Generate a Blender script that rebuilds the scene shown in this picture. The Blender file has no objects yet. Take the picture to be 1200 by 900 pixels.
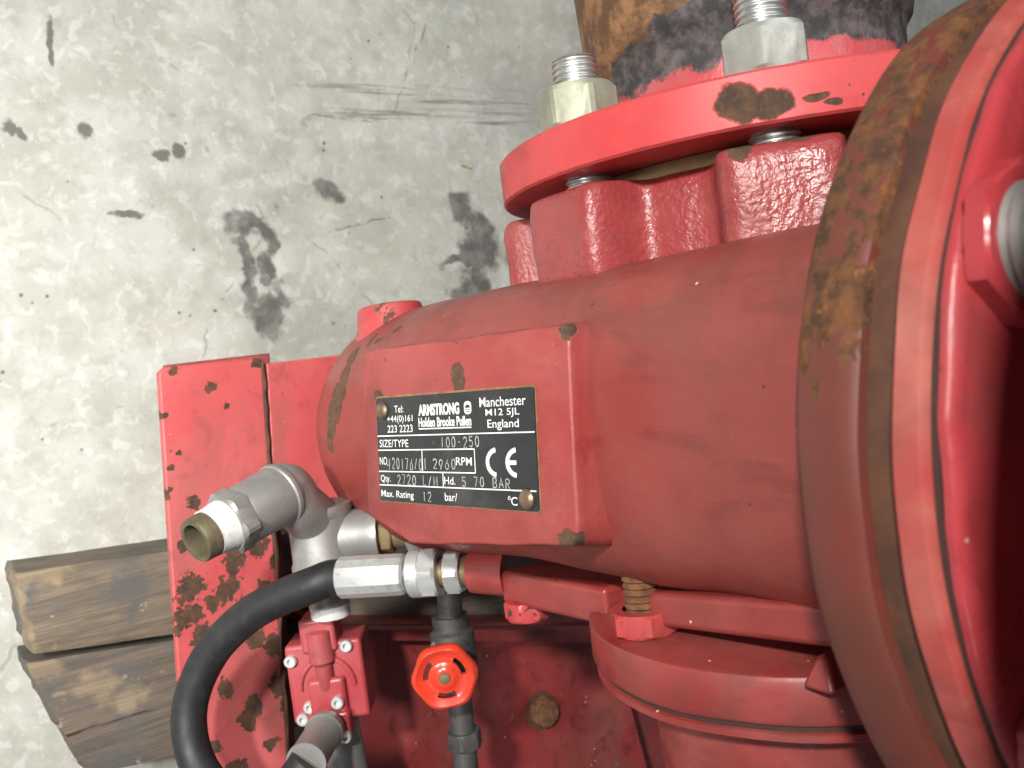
import bpy, bmesh, math, random
from mathutils import Vector, Matrix, noise
random.seed(7)
R = math.radians
scene = bpy.context.scene
col = scene.collection
OFF = Vector((0, 0, 0.580))                     # pump datum (nozzle axis) stands 580 mm above the floor

def W(p):                                       # millimetres in the pump frame -> metres in the world
    return Vector(p) * 0.001 + OFF

# ------------------------------------------------------------------ camera
cam_d = bpy.data.cameras.new('camera'); cam = bpy.data.objects.new('camera', cam_d); col.objects.link(cam)
cam_d.sensor_width = 36; cam_d.lens = 36 * 1086 / 1200; cam_d.clip_start = 0.01; cam_d.clip_end = 50
cam_d.dof.use_dof = True; cam_d.dof.focus_distance = 0.47; cam_d.dof.aperture_fstop = 16
cr = Vector((0.12821258, 0.83018914, 0.54253805)); cu = Vector((-0.99086459, 0.13029907, 0.03477808)); ct = Vector((-0.04181982, -0.54204073, 0.839311))
cam.matrix_world = Matrix.Translation(W((-57.6, -359.7, 312))) @ Matrix((cr, cu, ct)).transposed().to_4x4()
scene.camera = cam
# ------------------------------------------------------------------ light of the hall: one strip lamp behind the viewer, a row of ceiling lamps, grey ambient, added floor fills
world = bpy.data.worlds.new('World'); scene.world = world; world.use_nodes = True
bg = world.node_tree.nodes['Background']; bg.inputs[0].default_value = (0.80, 0.86, 0.92, 1); bg.inputs[1].default_value = 0.13

def area(name, loc, target, sx, sy, power, colour):
    d = bpy.data.lights.new(name, 'AREA'); d.shape = 'RECTANGLE'; d.size = sx; d.size_y = sy; d.energy = power; d.color = colour
    o = bpy.data.objects.new(name, d); col.objects.link(o); o.location = loc
    o.rotation_euler = (Vector(target) - Vector(loc)).to_track_quat('-Z', 'Y').to_euler()
    return o
area('ceiling_lamp', (-0.56, -0.98, 1.46), (0.0, -0.12, 0.35), 0.07, 0.07, 28, (1.0, 0.965, 0.905))
area('side_fill_lamp', (0.75, -1.15, 1.15), (0.1, -0.4, 0.0), 0.5, 0.3, 1.2, (0.93, 0.97, 1.0))  # weak side light added to lift the lower-left floor
spot = area('floor_fill_lamp', (-0.25, -1.15, 1.05), (-0.05, -0.50, 0.0), 0.12, 0.12, 5.4, (1.0, 0.98, 0.95)); spot.data.spread = R(75)  # narrow-cone fill added to brighten the floor at left
area('ceiling_lamp', (-1.1, 0.1, 2.3), (-0.1, 0.0, 0.4), 1.4, 0.4, 13, (0.95, 0.98, 1.0))
scene.view_settings.view_transform = 'Standard'; scene.view_settings.look = 'None'
scene.view_settings.exposure = 0.0; scene.view_settings.gamma = 1.0
scene.render.engine = 'CYCLES'

# ------------------------------------------------------------------ node helpers
class NT:
    def __init__(s, name):
        s.m = bpy.data.materials.new(name); s.m.use_nodes = True
        s.t = s.m.node_tree; s.b = s.t.nodes['Principled BSDF']; s.co = None
    def n(s, typ, **kw):
        x = s.t.nodes.new(typ)
        for k, v in kw.items(): setattr(x, k, v)
        return x
    def l(s, a, b): s.t.links.new(a, b)
    def pos(s):
        if s.co is None: s.co = s.n('ShaderNodeTexCoord').outputs['Object']
        return s.co
    def scaled(s, v):
        x = s.n('ShaderNodeVectorMath', operation='MULTIPLY'); s.l(s.pos(), x.inputs[0]); x.inputs[1].default_value = v
        return x.outputs[0]
    def noise(s, scale, detail=4, rough=0.55, vec=None, dist=0.0):
        x = s.n('ShaderNodeTexNoise'); x.inputs['Scale'].default_value = scale; x.inputs['Detail'].default_value = detail
        x.inputs['Roughness'].default_value = rough; x.inputs['Distortion'].default_value = dist
        s.l(vec if vec is not None else s.pos(), x.inputs['Vector']); return x.outputs['Fac']
    def vor(s, scale, feature='F1', vec=None, rnd=1.0):
        x = s.n('ShaderNodeTexVoronoi', feature=feature); x.inputs['Scale'].default_value = scale; x.inputs['Randomness'].default_value = rnd
        s.l(vec if vec is not None else s.pos(), x.inputs['Vector']); return x.outputs['Distance']
    def rng(s, f, a, b, lo=0.0, hi=1.0, smooth=True):
        x = s.n('ShaderNodeMapRange', interpolation_type='SMOOTHSTEP' if smooth else 'LINEAR')
        s.l(f, x.inputs['Value'])
        if a < b: v = (a, b, lo, hi)
        else: v = (b, a, hi, lo)
        for k, q in zip(('From Min', 'From Max', 'To Min', 'To Max'), v): x.inputs[k].default_value = q
        return x.outputs['Result']
    def math(s, op, a, b=None):
        x = s.n('ShaderNodeMath', operation=op)
        for i, q in enumerate((a, b)):
            if q is None: continue
            if isinstance(q, (int, float)): x.inputs[i].default_value = q
            else: s.l(q, x.inputs[i])
        return x.outputs[0]
    def mix(s, f, a, b):
        x = s.n('ShaderNodeMix', data_type='RGBA')
        if isinstance(f, (int, float)): x.inputs[0].default_value = f
        else: s.l(f, x.inputs[0])
        for i, q in ((6, a), (7, b)):
            if isinstance(q, tuple): x.inputs[i].default_value = (*q, 1)
            else: s.l(q, x.inputs[i])
        return x.outputs[2]
    def mixf(s, f, a, b):
        x = s.n('ShaderNodeMix', data_type='FLOAT'); s.l(f, x.inputs[0])
        for i, q in ((2, a), (3, b)):
            if isinstance(q, (int, float)): x.inputs[i].default_value = q
            else: s.l(q, x.inputs[i])
        return x.outputs[0]
    def patches(s, plist, amp=0.8, nscale=160, edge=0.10, warp=0.0):
        """plist: (centre mm, radius mm or (rx,ry,rz)); returns 0..1 mask of ragged patches"""
        best = None; base_v = s.pos()
        if warp:
            wn = s.n('ShaderNodeTexNoise'); wn.inputs['Scale'].default_value = 38; wn.inputs['Detail'].default_value = 5; s.l(s.pos(), wn.inputs['Vector'])
            a0 = s.n('ShaderNodeVectorMath', operation='SUBTRACT'); s.l(wn.outputs['Color'], a0.inputs[0]); a0.inputs[1].default_value = (0.5, 0.5, 0.5)
            m0 = s.n('ShaderNodeVectorMath', operation='SCALE'); m0.inputs['Scale'].default_value = warp; s.l(a0.outputs[0], m0.inputs[0])
            s0 = s.n('ShaderNodeVectorMath', operation='ADD'); s.l(s.pos(), s0.inputs[0]); s.l(m0.outputs[0], s0.inputs[1]); base_v = s0.outputs[0]
        for c, r in plist:
            if isinstance(r, (int, float)): r = (r, r, r)
            a = s.n('ShaderNodeVectorMath', operation='SUBTRACT'); s.l(base_v, a.inputs[0]); a.inputs[1].default_value = W(c)
            m = s.n('ShaderNodeVectorMath', operation='MULTIPLY'); s.l(a.outputs[0], m.inputs[0]); m.inputs[1].default_value = tuple(1000.0 / q for q in r)
            d = s.n('ShaderNodeVectorMath', operation='LENGTH'); s.l(m.outputs[0], d.inputs[0])
            best = d.outputs['Value'] if best is None else s.math('MINIMUM', best, d.outputs['Value'])
        ns = s.noise(nscale, 5, 0.6)
        v = s.math('ADD', best, s.math('MULTIPLY', s.math('SUBTRACT', ns, 0.5), amp * 2))
        return s.rng(v, 1 + edge, 1 - edge)
    def bump(s, h, strength, dist=0.001, prev=None):
        x = s.n('ShaderNodeBump'); x.inputs['Strength'].default_value = strength; x.inputs['Distance'].default_value = dist
        s.l(h, x.inputs['Height'])
        if prev is not None: s.l(prev, x.inputs['Normal'])
        return x.outputs[0]
    def out(s, colr=None, rough=None, normal=None, metal=None, spec=None):
        for k, v in (('Base Color', colr), ('Roughness', rough), ('Metallic', metal), ('Specular IOR Level', spec)):
            if v is None: continue
            if isinstance(v, tuple): s.b.inputs[k].default_value = (*v, 1)
            elif isinstance(v, (int, float)): s.b.inputs[k].default_value = v
            else: s.l(v, s.b.inputs[k])
        if normal is not None: s.l(normal, s.b.inputs['Normal'])
        return s.m

def rust_col(k, bright=1.0):
    a = k.noise(90, 6, 0.65); b = k.noise(420, 4, 0.7)
    c = k.mix(k.rng(a, 0.35, 0.65), tuple(q * bright for q in (0.055, 0.031, 0.019)), tuple(q * bright for q in (0.125, 0.058, 0.029)))
    return k.mix(k.rng(b, 0.50, 0.75, 0, 0.55), c, tuple(q * bright for q in (0.19, 0.105, 0.055)))

def paint(name, colr, rough=0.36, peel=300, peel_s=0.10, dust=0.25, dustc=(0.42, 0.19, 0.14), chips=None, chip_scale=70, plist=None, amp=0.8, pscale=160, under=None, coarse=0.0, rustb=1.0, specks=True, edge=0.0, grime=0.45, warp=0.0):
    k = NT(name)
    n1 = k.noise(16, 5, 0.6); n2 = k.noise(70, 4, 0.6)
    c = k.mix(k.rng(n2, 0.3, 0.7, 0, 0.35), colr, tuple(q * 0.82 for q in colr))
    c = k.mix(k.rng(n1, 0.40, 0.72, 0, dust), c, dustc)
    gr = k.noise(1.0, 6, 0.66, k.scaled((48, 48, 13)), 0.5); c = k.mix(k.rng(gr, 0.50, 0.72, 0, grime), c, tuple(q * 0.45 for q in colr))
    g3 = k.noise(9, 6, 0.7, dist=0.8); c = k.mix(k.rng(g3, 0.50, 0.66, 0, grime), c, (colr[0] * 0.50, colr[1] * 0.85 + 0.012, colr[2] * 0.7 + 0.010))
    scr = k.noise(1.0, 3, 0.5, k.scaled((900, 900, 40)), 0.3); c = k.mix(k.rng(scr, 0.66, 0.72, 0, 0.30), c, dustc)
    if specks:                                   # flecks of grit and pale splashes
        v = k.vor(95); sp = k.math('MULTIPLY', k.rng(v, 0.085, 0.05), k.rng(k.noise(31, 2), 0.56, 0.60))
        c = k.mix(sp, c, (0.62, 0.50, 0.42))
        v2 = k.vor(130); sd = k.math('MULTIPLY', k.rng(v2, 0.12, 0.08), k.rng(k.noise(47, 2), 0.60, 0.64))
        c = k.mix(sd, c, (0.05, 0.02, 0.015))
    mask = None
    if chips is not None:
        f = k.noise(chip_scale, 6, 0.62, dist=0.4); mask = k.rng(f, chips, chips + 0.025)
    if plist:
        pm = k.patches(plist, amp, pscale, 0.10, warp); mask = pm if mask is None else k.math('MAXIMUM', mask, pm)
    if edge:
        bv = k.n('ShaderNodeBevel'); bv.samples = 4; bv.inputs['Radius'].default_value = edge * 0.001
        gm = k.n('ShaderNodeNewGeometry'); dt = k.n('ShaderNodeVectorMath', operation='DOT_PRODUCT'); k.l(bv.outputs[0], dt.inputs[0]); k.l(gm.outputs['Normal'], dt.inputs[1])
        ew = k.rng(k.math('ADD', dt.outputs['Value'], k.math('MULTIPLY', k.math('SUBTRACT', k.noise(75, 5, 0.65), 0.5), 0.55)), 0.90, 0.84)
        mask = ew if mask is None else k.math('MAXIMUM', mask, ew)
    h = k.noise(peel, 3, 0.5)
    nrm = k.bump(h, peel_s, 0.001)
    if coarse: nrm = k.bump(k.noise(60, 3, 0.5), coarse, 0.002, nrm)
    r = k.math('ADD', k.rng(n1, 0.3, 0.7, rough, rough + 0.16), k.rng(g3, 0.45, 0.65, 0, 0.16))
    if mask is not None:
        c = k.mix(mask, c, under if under else rust_col(k, rustb))
        r = k.mixf(mask, r, 0.85)
        nrm = k.bump(k.math('SUBTRACT', k.math('MULTIPLY', mask, -1.0), k.math('MULTIPLY', k.math('MULTIPLY', mask, k.noise(500, 4)), 0.8)), 0.55, 0.0006, nrm)
    return k.out(c, r, nrm)

RED = (0.42, 0.052, 0.050)
def metal(name, colr, rough=0.38, var=0.25, metallic=0.9, bumps=0.08, dirt=None):
    k = NT(name); n = k.noise(55, 5, 0.65); f = k.noise(600, 3, 0.6)
    c = k.mix(k.rng(n, 0.3, 0.75), colr, tuple(q * (1 - var * 1.6) for q in colr))
    if dirt: c = k.mix(k.rng(k.noise(120, 6, 0.7), 0.55, 0.68, 0, 0.8), c, dirt)
    return k.out(c, k.rng(n, 0.3, 0.7, rough, rough + 0.18), k.bump(f, bumps, 0.0005), metallic)
def plain(name, colr, rough=0.5, nscale=120, var=0.2, bump=0.1, metallic=0.0, scuff=None, amt=0.5):
    k = NT(name); n = k.noise(nscale, 4, 0.6)
    c = k.mix(k.rng(n, 0.3, 0.7), colr, tuple(q * (1 - var) for q in colr))
    if scuff:
        c = k.mix(k.rng(k.noise(24, 6, 0.72), 0.50, 0.72, 0, amt), c, scuff); c = k.mix(k.rng(k.noise(260, 3, 0.6), 0.66, 0.72, 0, amt), c, scuff)
    return k.out(c, k.rng(k.noise(40, 3), 0.3, 0.7, rough - 0.06, rough + 0.1), k.bump(k.noise(nscale * 4, 3), bump, 0.0005), metallic)

# ------------------------------------------------------------------ mesh helpers (all in millimetres of the pump frame)
def link(name, verts, faces, mat, parent=None, smooth=True, sharp=35, bevel=0.0, seg=2):
    me = bpy.data.meshes.new(name); me.from_pydata([W(v) for v in verts], [], faces)
    bm = bmesh.new(); bm.from_mesh(me); bmesh.ops.recalc_face_normals(bm, faces=bm.faces); bm.to_mesh(me); bm.free()
    me.materials.append(mat)
    if smooth:
        me.polygons.foreach_set('use_smooth', [True] * len(me.polygons)); me.set_sharp_from_angle(angle=R(sharp))
    o = bpy.data.objects.new(name, me); col.objects.link(o)
    if bevel:
        b = o.modifiers.new('bevel', 'BEVEL'); b.width = bevel * 0.001; b.segments = seg; b.limit_method = 'ANGLE'; b.angle_limit = R(40); b.harden_normals = False
    if parent is not None:
        o.parent = parent; o.matrix_parent_inverse = Matrix.Translation(-parent.location) if parent.type == 'EMPTY' else Matrix.Identity(4)
    return o
def thing(name, label, cat, loc, group=None):
    o = bpy.data.objects.new(name, None); col.objects.link(o); o.location = W(loc); o.empty_display_size = 0.02
    o['label'] = label; o['category'] = cat
    if group: o['group'] = group
    return o
def axes(d, up=(0, 0, 1)):
    d = Vector(d).normalized(); u = Vector(up)
    if abs(d.dot(u)) > 0.95: u = Vector((1, 0, 0))
    a = u.cross(d).normalized(); b = d.cross(a)
    return a, b, d
def lathe(name, o, d, prof, mat, parent=None, n=64, wob=0.0, up=(0, 0, 1), caps=True, **kw):
    """prof: list of (t along axis, radius)"""
    a, b, d = axes(d, up); o = Vector(o); vs = []; fs = []
    for t, r in prof:
        for i in range(n):
            th = 2 * math.pi * i / n
            p = o + d * t + (a * math.cos(th) + b * math.sin(th)) * r
            if wob: p = p + (p - o - d * t).normalized() * noise.noise(p * 0.03) * wob + d * noise.noise(p * 0.03 + Vector((9, 9, 9))) * wob
            vs.append(p)
    for j in range(len(prof) - 1):
        for i in range(n):
            fs.append((j * n + i, j * n + (i + 1) % n, (j + 1) * n + (i + 1) % n, (j + 1) * n + i))
    if caps and prof[0][1] > 0.01: fs.append(tuple(range(n))[::-1])
    if caps and prof[-1][1] > 0.01: fs.append(tuple(range((len(prof) - 1) * n, len(prof) * n)))
    return link(name, vs, fs, mat, parent, **kw)
def prism(name, o, d, poly, h, mat, parent=None, up=(0, 0, 1), taper=1.0, bevel=0.0, **kw):
    a, b, d = axes(d, up); o = Vector(o); n = len(poly)
    vs = [o + a * x + b * y for x, y in poly] + [o + d * h + (a * x + b * y) * taper for x, y in poly]
    fs = [tuple(range(n))[::-1], tuple(range(n, 2 * n))] + [(i, (i + 1) % n, n + (i + 1) % n, n + i) for i in range(n)]
    return link(name, vs, fs, mat, parent, bevel=bevel, **kw)
def hexa(r, rot=0.0, n=6): return [(r * math.cos(rot + 2 * math.pi * i / n), r * math.sin(rot + 2 * math.pi * i / n)) for i in range(n)]
def nut(name, o, d, af, h, mat, parent, rot=0.0, bore=None, up=(0, 0, 1)):
    """hexagon nut with chamfered corners"""
    a, b, d = axes(d, up); o = Vector(o); rc = af / math.sqrt(3); n = 48; vs = []; fs = []
    bore = bore or af * 0.33
    def hexr(th):
        q = (th - rot) % (math.pi / 3) - math.pi / 6
        return (af / 2) / math.cos(q)
    cham = af * 0.49
    rows = [(0, lambda t: bore), (0, lambda t: min(hexr(t), cham * 1.03)), (h * 0.09, lambda t: hexr(t)), (h * 0.86, lambda t: hexr(t)), (h, lambda t: min(hexr(t), cham)), (h, lambda t: bore), (h - 1.2, lambda t: bore)]
    for t, f in rows:
        for i in range(n):
            th = 2 * math.pi * i / n; vs.append(o + d * t + (a * math.cos(th) + b * math.sin(th)) * f(th))
    for j in range(len(rows) - 1):
        for i in range(n): fs.append((j * n + i, j * n + (i + 1) % n, (j + 1) * n + (i + 1) % n, (j + 1) * n + i))
    return link(name, vs, fs, mat, parent, sharp=24)
def thread(name, o, d, L, r, mat, parent, pitch=2.5, depth=1.2, n=32):
    prof = [(0, r - depth)]; t = 0.0
    while t < L - pitch:
        prof += [(t + pitch * 0.15, r - depth), (t + pitch * 0.5, r), (t + pitch * 0.65, r), (t + pitch, r - depth)]; t += pitch
    prof += [(L - 0.8, r - 0.3), (L, r - 1.4)]
    return lathe(name, o, d, prof, mat, parent, n=n, sharp=50)
def tube(name, pts, rad, mat, parent=None, n=20, cap=True, res=8, **kw):
    """Catmull-Rom swept tube; rad is a number or a list for each point"""
    P = [Vector(p) for p in pts]; rl = rad if isinstance(rad, (list, tuple)) else [rad] * len(P); Q = []; RR = []
    for i in range(len(P) - 1):
        p0, p1, p2, p3 = P[max(i - 1, 0)], P[i], P[i + 1], P[min(i + 2, len(P) - 1)]
        for k in range(res):
            t = k / res
            Q.append(0.5 * (2 * p1 + (p2 - p0) * t + (2 * p0 - 5 * p1 + 4 * p2 - p3) * t * t + (3 * p1 - p0 - 3 * p2 + p3) * t ** 3)); RR.append(rl[i] * (1 - t) + rl[i + 1] * t)
    Q.append(P[-1]); RR.append(rl[-1]); vs = []; fs = []; ref = None
    for i, q in enumerate(Q):
        d = (Q[min(i + 1, len(Q) - 1)] - Q[max(i - 1, 0)]).normalized()
        if ref is None: ref = axes(d)[0]
        ref = (ref - d * ref.dot(d)).normalized(); b = d.cross(ref)
        for j in range(n):
            th = 2 * math.pi * j / n; vs.append(q + (ref * math.cos(th) + b * math.sin(th)) * RR[i])
    for i in range(len(Q) - 1):
        for j in range(n): fs.append((i * n + j, i * n + (j + 1) % n, (i + 1) * n + (j + 1) % n, (i + 1) * n + j))
    if cap: fs += [tuple(range(n))[::-1], tuple(range((len(Q) - 1) * n, len(Q) * n))]
    return link(name, vs, fs, mat, parent, **kw)
def slab(name, quad, thick, mat, parent=None, bevel=1.0, nrm=None, **kw):
    """plate from a polygon of top corners, thickened along -normal"""
    q = [Vector(p) for p in quad]; n = len(q)
    nn = Vector(nrm) if nrm else (q[1] - q[0]).cross(q[2] - q[0]).normalized()
    if not nrm and nn.z < 0: nn = -nn
    vs = q + [p - nn * thick for p in q]
    fs = [tuple(range(n)), tuple(range(n, 2 * n))[::-1]] + [(i, n + i, n + (i + 1) % n, (i + 1) % n) for i in range(n)]
    return link(name, vs, fs, mat, parent, bevel=bevel, **kw)
def smooth01(x): x = max(0.0, min(1.0, x)); return x * x * (3 - 2 * x)

# ------------------------------------------------------------------ materials
def concrete():
    k = NT('concrete')
    big = k.noise(3.0, 6, 0.6); mid = k.noise(14, 8, 0.70, dist=0.3); fine = k.noise(110, 5, 0.7); mott = k.noise(38, 6, 0.66, dist=0.4)
    c = k.mix(k.rng(big, 0.3, 0.7), (0.305, 0.306, 0.265), (0.400, 0.397, 0.350))
    c = k.mix(k.rng(mid, 0.40, 0.62, 0, 0.60), c, (0.49, 0.495, 0.462))
    c = k.mix(k.rng(mott, 0.48, 0.68, 0, 0.45), c, (0.27, 0.268, 0.24)); c = k.mix(k.rng(k.noise(7, 5, 0.6, dist=0.5), 0.52, 0.70, 0, 0.40), c, (0.245, 0.243, 0.22))
    flake = k.noise(70, 6, 0.62, dist=0.5); c = k.mix(k.rng(flake, 0.53, 0.62, 0, 0.26), c, (0.66, 0.66, 0.625))
    flake2 = k.noise(90, 6, 0.65, dist=0.6); c = k.mix(k.rng(flake2, 0.58, 0.66, 0, 0.26), c, (0.25, 0.245, 0.22))
    c = k.mix(k.rng(fine, 0.58, 0.72, 0, 0.32), c, (0.22, 0.215, 0.195))
    pit = k.math('MULTIPLY', k.rng(k.vor(75), 0.17, 0.10), k.rng(k.noise(22, 3), 0.58, 0.64)); c = k.mix(pit, c, (0.12, 0.115, 0.105))
    # faint broken scratches
    wv = k.n('ShaderNodeVectorMath', operation='ADD'); nn = k.n('ShaderNodeTexNoise'); nn.inputs['Scale'].default_value = 60; nn.inputs['Detail'].default_value = 4; k.l(k.pos(), nn.inputs['Vector'])
    sc = k.n('ShaderNodeVectorMath', operation='SCALE'); sc.inputs['Scale'].default_value = 0.012; k.l(nn.outputs['Color'], sc.inputs[0]); k.l(k.pos(), wv.inputs[0]); k.l(sc.outputs[0], wv.inputs[1])
    cr_ = k.math('MULTIPLY', k.rng(k.vor(4.2, 'DISTANCE_TO_EDGE', wv.outputs[0]), 0.007, 0.002), k.rng(k.noise(26, 4), 0.52, 0.60, 0, 0.45)); c = k.mix(cr_, c, (0.16, 0.155, 0.14))
    warm = k.rng(k.noise(5.5, 3), 0.50, 0.72, 0, 0.22); c = k.mix(warm, c, (0.45, 0.41, 0.33))
    for x0, y0, ang, ln in ((-362, 150, 2.62, 75), (-300, 60, 1.5, 50), (-190, 60, 1.75, 60)):      # three drawn scratches
        mp = k.n('ShaderNodeMapping', vector_type='TEXTURE'); mp.inputs['Location'].default_value = W((x0, y0, -580)); mp.inputs['Rotation'].default_value = (0, 0, ang); k.l(wv.outputs[0], mp.inputs['Vector'])
        sp = k.n('ShaderNodeSeparateXYZ'); k.l(mp.outputs[0], sp.inputs[0])
        ms = k.math('MULTIPLY', k.rng(k.math('ABSOLUTE', k.math('SUBTRACT', sp.outputs[1], 0.006)), 0.0016, 0.0006), k.rng(k.math('ABSOLUTE', sp.outputs[0]), ln / 1000, ln / 1600))
        c = k.mix(k.math('MULTIPLY', ms, k.rng(k.noise(60, 3), 0.42, 0.55, 0, 0.7)), c, (0.15, 0.145, 0.13))
    # oil stains, boot marks and blots where they lie on the floor
    F = -580
    oil = k.patches([((-208, -62, F), (13, 24, 60)), ((-190, -40, F), (17, 10, 60)), ((-178, -72, F), (20, 9, 60)), ((-165, -52, F), (14, 11, 60)), ((-140, -70, F), (24, 9, 60)), ((-122, -58, F), (17, 20, 60)), ((-104, -56, F), (12, 15, 60)), ((-128, -42, F), (24, 9, 60)),
                     ((-215, 182, F), (17, 14, 60)), ((-190, 196, F), (20, 16, 60)), ((-168, 200, F), (16, 28, 60)), ((-160, 168, F), (9, 30, 60)), ((-140, 188, F), (24, 17, 60)), ((-112, 176, F), (22, 24, 60)), ((-95, 150, F), (9, 30, 60)),
                     ((-237, 27, F), (13, 14, 60))], 0.55, 70, 0.32, 0.055)
    c = k.mix(k.math('MULTIPLY', oil, k.rng(k.noise(48, 5, 0.65), 0.30, 0.62, 0.60, 0.97)), c, (0.085, 0.084, 0.078))
    blot = k.patches([((-296, -196, F), (9, 7, 60)), ((-298, -259, F), (9, 6, 60)), ((-292, -250, F), (7, 5, 60)), ((-219, -173, F), (3.5, 15, 60)), ((-372, -217, F), (20, 3.2, 60)), ((-277, -121, F), (8, 5, 60)), ((-272, -135, F), (5, 7, 60))], 0.8, 110, 0.25, 0.02)
    c = k.mix(k.math('MULTIPLY', blot, 0.86), c, (0.075, 0.072, 0.065))
    # streaky shadow beside the flange, painted on the floor
    st = k.noise(1.0, 4, 0.7, k.scaled((190, 7, 1)))
    zone = k.patches([((-332, 215, F), (18, 85, 60)), ((-345, 120, F), (7, 90, 60)), ((-318, 95, F), (6, 70, 60)), ((-322, 240, F), (14, 50, 60))], 0.3, 30, 0.5)
    c = k.mix(k.math('MULTIPLY', k.rng(st, 0.46, 0.66, 0.0, 0.85), zone), c, (0.10, 0.098, 0.09))
    dark = k.patches([((-330, 300, F), (55, 60, 60)), ((-80, 0, F), (30, 70, 60))], 0.4, 18, 0.8)  # soft shadows of flange and pump painted into the floor colour
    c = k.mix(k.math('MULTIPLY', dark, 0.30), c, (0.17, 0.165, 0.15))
    nrm = k.bump(k.math('ADD', k.math('MULTIPLY', mid, 0.5), fine), 0.10, 0.002)
    return k.out(c, k.rng(mid, 0.3, 0.7, 0.55, 0.75), k.bump(pit, -0.4, 0.002, nrm))
M_CONC = concrete()

def timber_mat(name, a, b, cdark, ang, pale=None):
    k = NT(name)
    mp = k.n('ShaderNodeMapping'); mp.inputs['Rotation'].default_value = (0, 0, ang); mp.inputs['Scale'].default_value = (1, 0.05, 1); k.l(k.pos(), mp.inputs['Vector'])
    g = k.noise(330, 6, 0.72, mp.outputs[0], 0.3); g2 = k.noise(75, 6, 0.65, mp.outputs[0], 0.5); blot = k.noise(17, 5, 0.65)
    c = k.mix(k.rng(g, 0.32, 0.68), a, b)
    c = k.mix(k.rng(g2, 0.45, 0.7, 0, 0.7), c, cdark)
    c = k.mix(k.rng(blot, 0.45, 0.62, 0, 0.85), c, (0.088, 0.086, 0.082))
    c = k.mix(k.rng(k.noise(60, 5, 0.7), 0.64, 0.72, 0, 0.75), c, (0.42, 0.33, 0.22))
    crack = k.rng(k.noise(120, 4, 0.55, mp.outputs[0]), 0.34, 0.30); c = k.mix(crack, c, (0.02, 0.016, 0.012))
    if pale: c = k.mix(k.math('MULTIPLY', k.patches(pale, 0.9, 120, 0.5, 0.03), 0.42), c, k.mix(k.rng(g2, 0.4, 0.6), (0.44, 0.33, 0.19), (0.30, 0.21, 0.12)))
    nrm = k.bump(g, 0.6, 0.002); return k.out(c, 0.82, k.bump(crack, -0.6, 0.002, nrm))
M_TIMB = timber_mat('weathered_timber', (0.215, 0.165, 0.110), (0.105, 0.088, 0.068), (0.085, 0.072, 0.058), 0.10, [((70, -309, -505), (12, 6, 20)), ((90, -312, -500), (20, 5, 30)), ((110, -311, -505), (16, 6, 40)), ((130, -309, -508), (10, 7, 30)), ((75, -290, -500), (5, 20, 6))])
M_TIMB2 = timber_mat('dark_timber', (0.165, 0.125, 0.088), (0.10, 0.082, 0.066), (0.055, 0.049, 0.044), 0.14, [((148, -300, -508), (8, 14, 12)), ((165, -270, -506), (9, 16, 6)), ((175, -255, -506), (16, 9, 6)), ((190, -240, -506), (9, 14, 6)), ((170, -292, -508), (3, 6, 6))])

M_BODY = paint('red_casing_paint', (0.245, 0.040, 0.034), 0.29, 420, 0.16, 0.35, (0.29, 0.092, 0.075), coarse=0.05,
    plist=[((-64, -103, -276), (8, 9, 7)), ((-51, -112, -276), (11, 10, 8)), ((-40, -117, -279), (11, 10, 11)), ((-29, -120, -282), (11, 10, 10)), ((-18, -122, -286), (9, 9, 7)), ((-6, -123, -290), (9, 9, 5)), ((-73, -95, -258), (5, 6, 5)), ((-76, -95, -213), (4, 6, 11)), ((-72, -97, -240), (3, 5, 8)), ((-20, -118, -293), (8, 4, 2.5)), ((-40, -112, -290), (6, 4, 2))], amp=0.7, pscale=110, warp=0.01)
M_PAD = paint('red_pad_paint', (0.30, 0.042, 0.040), 0.36, 420, 0.12, 0.30, (0.46, 0.16, 0.14), coarse=0.03,
    plist=[((-45, -133.5, -86), (7.5, 9, 5.5)), ((-62, -121, -10), (5, 6, 5)), ((31, -128, -15), (6, 5, 9)), ((39, -134, -55), (3, 6, 26)), ((-39, -144, -157), (4, 5, 4))], amp=0.6, pscale=170)
M_BOSS = paint('red_lumpy_paint', (0.29, 0.040, 0.042), 0.22, 330, 0.75, 0.22, (0.38, 0.14, 0.12), coarse=0.30, specks=False,
    plist=[((-128, -43, 30), (6, 8, 5)), ((-130, -22, 44), (3, 9, 9)), ((-130, -60, -22), (2, 5, 6))], amp=0.5, pscale=120)
M_FLANGE = paint('bright_red_flange_paint', (0.53, 0.052, 0.055), 0.40, 400, 0.03, 0.12, (0.62, 0.16, 0.15), rustb=0.85,
    plist=[((-149, -45, 32), (10, 14, 9)), ((-147, -38, 41), (7, 14, 10)), ((-146.5, -22, 55), (1.8, 9, 6)), ((-143.5, -15, 60), (1.4, 8, 4))], amp=0.45, pscale=110, edge=1.2, warp=0.012)
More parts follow.
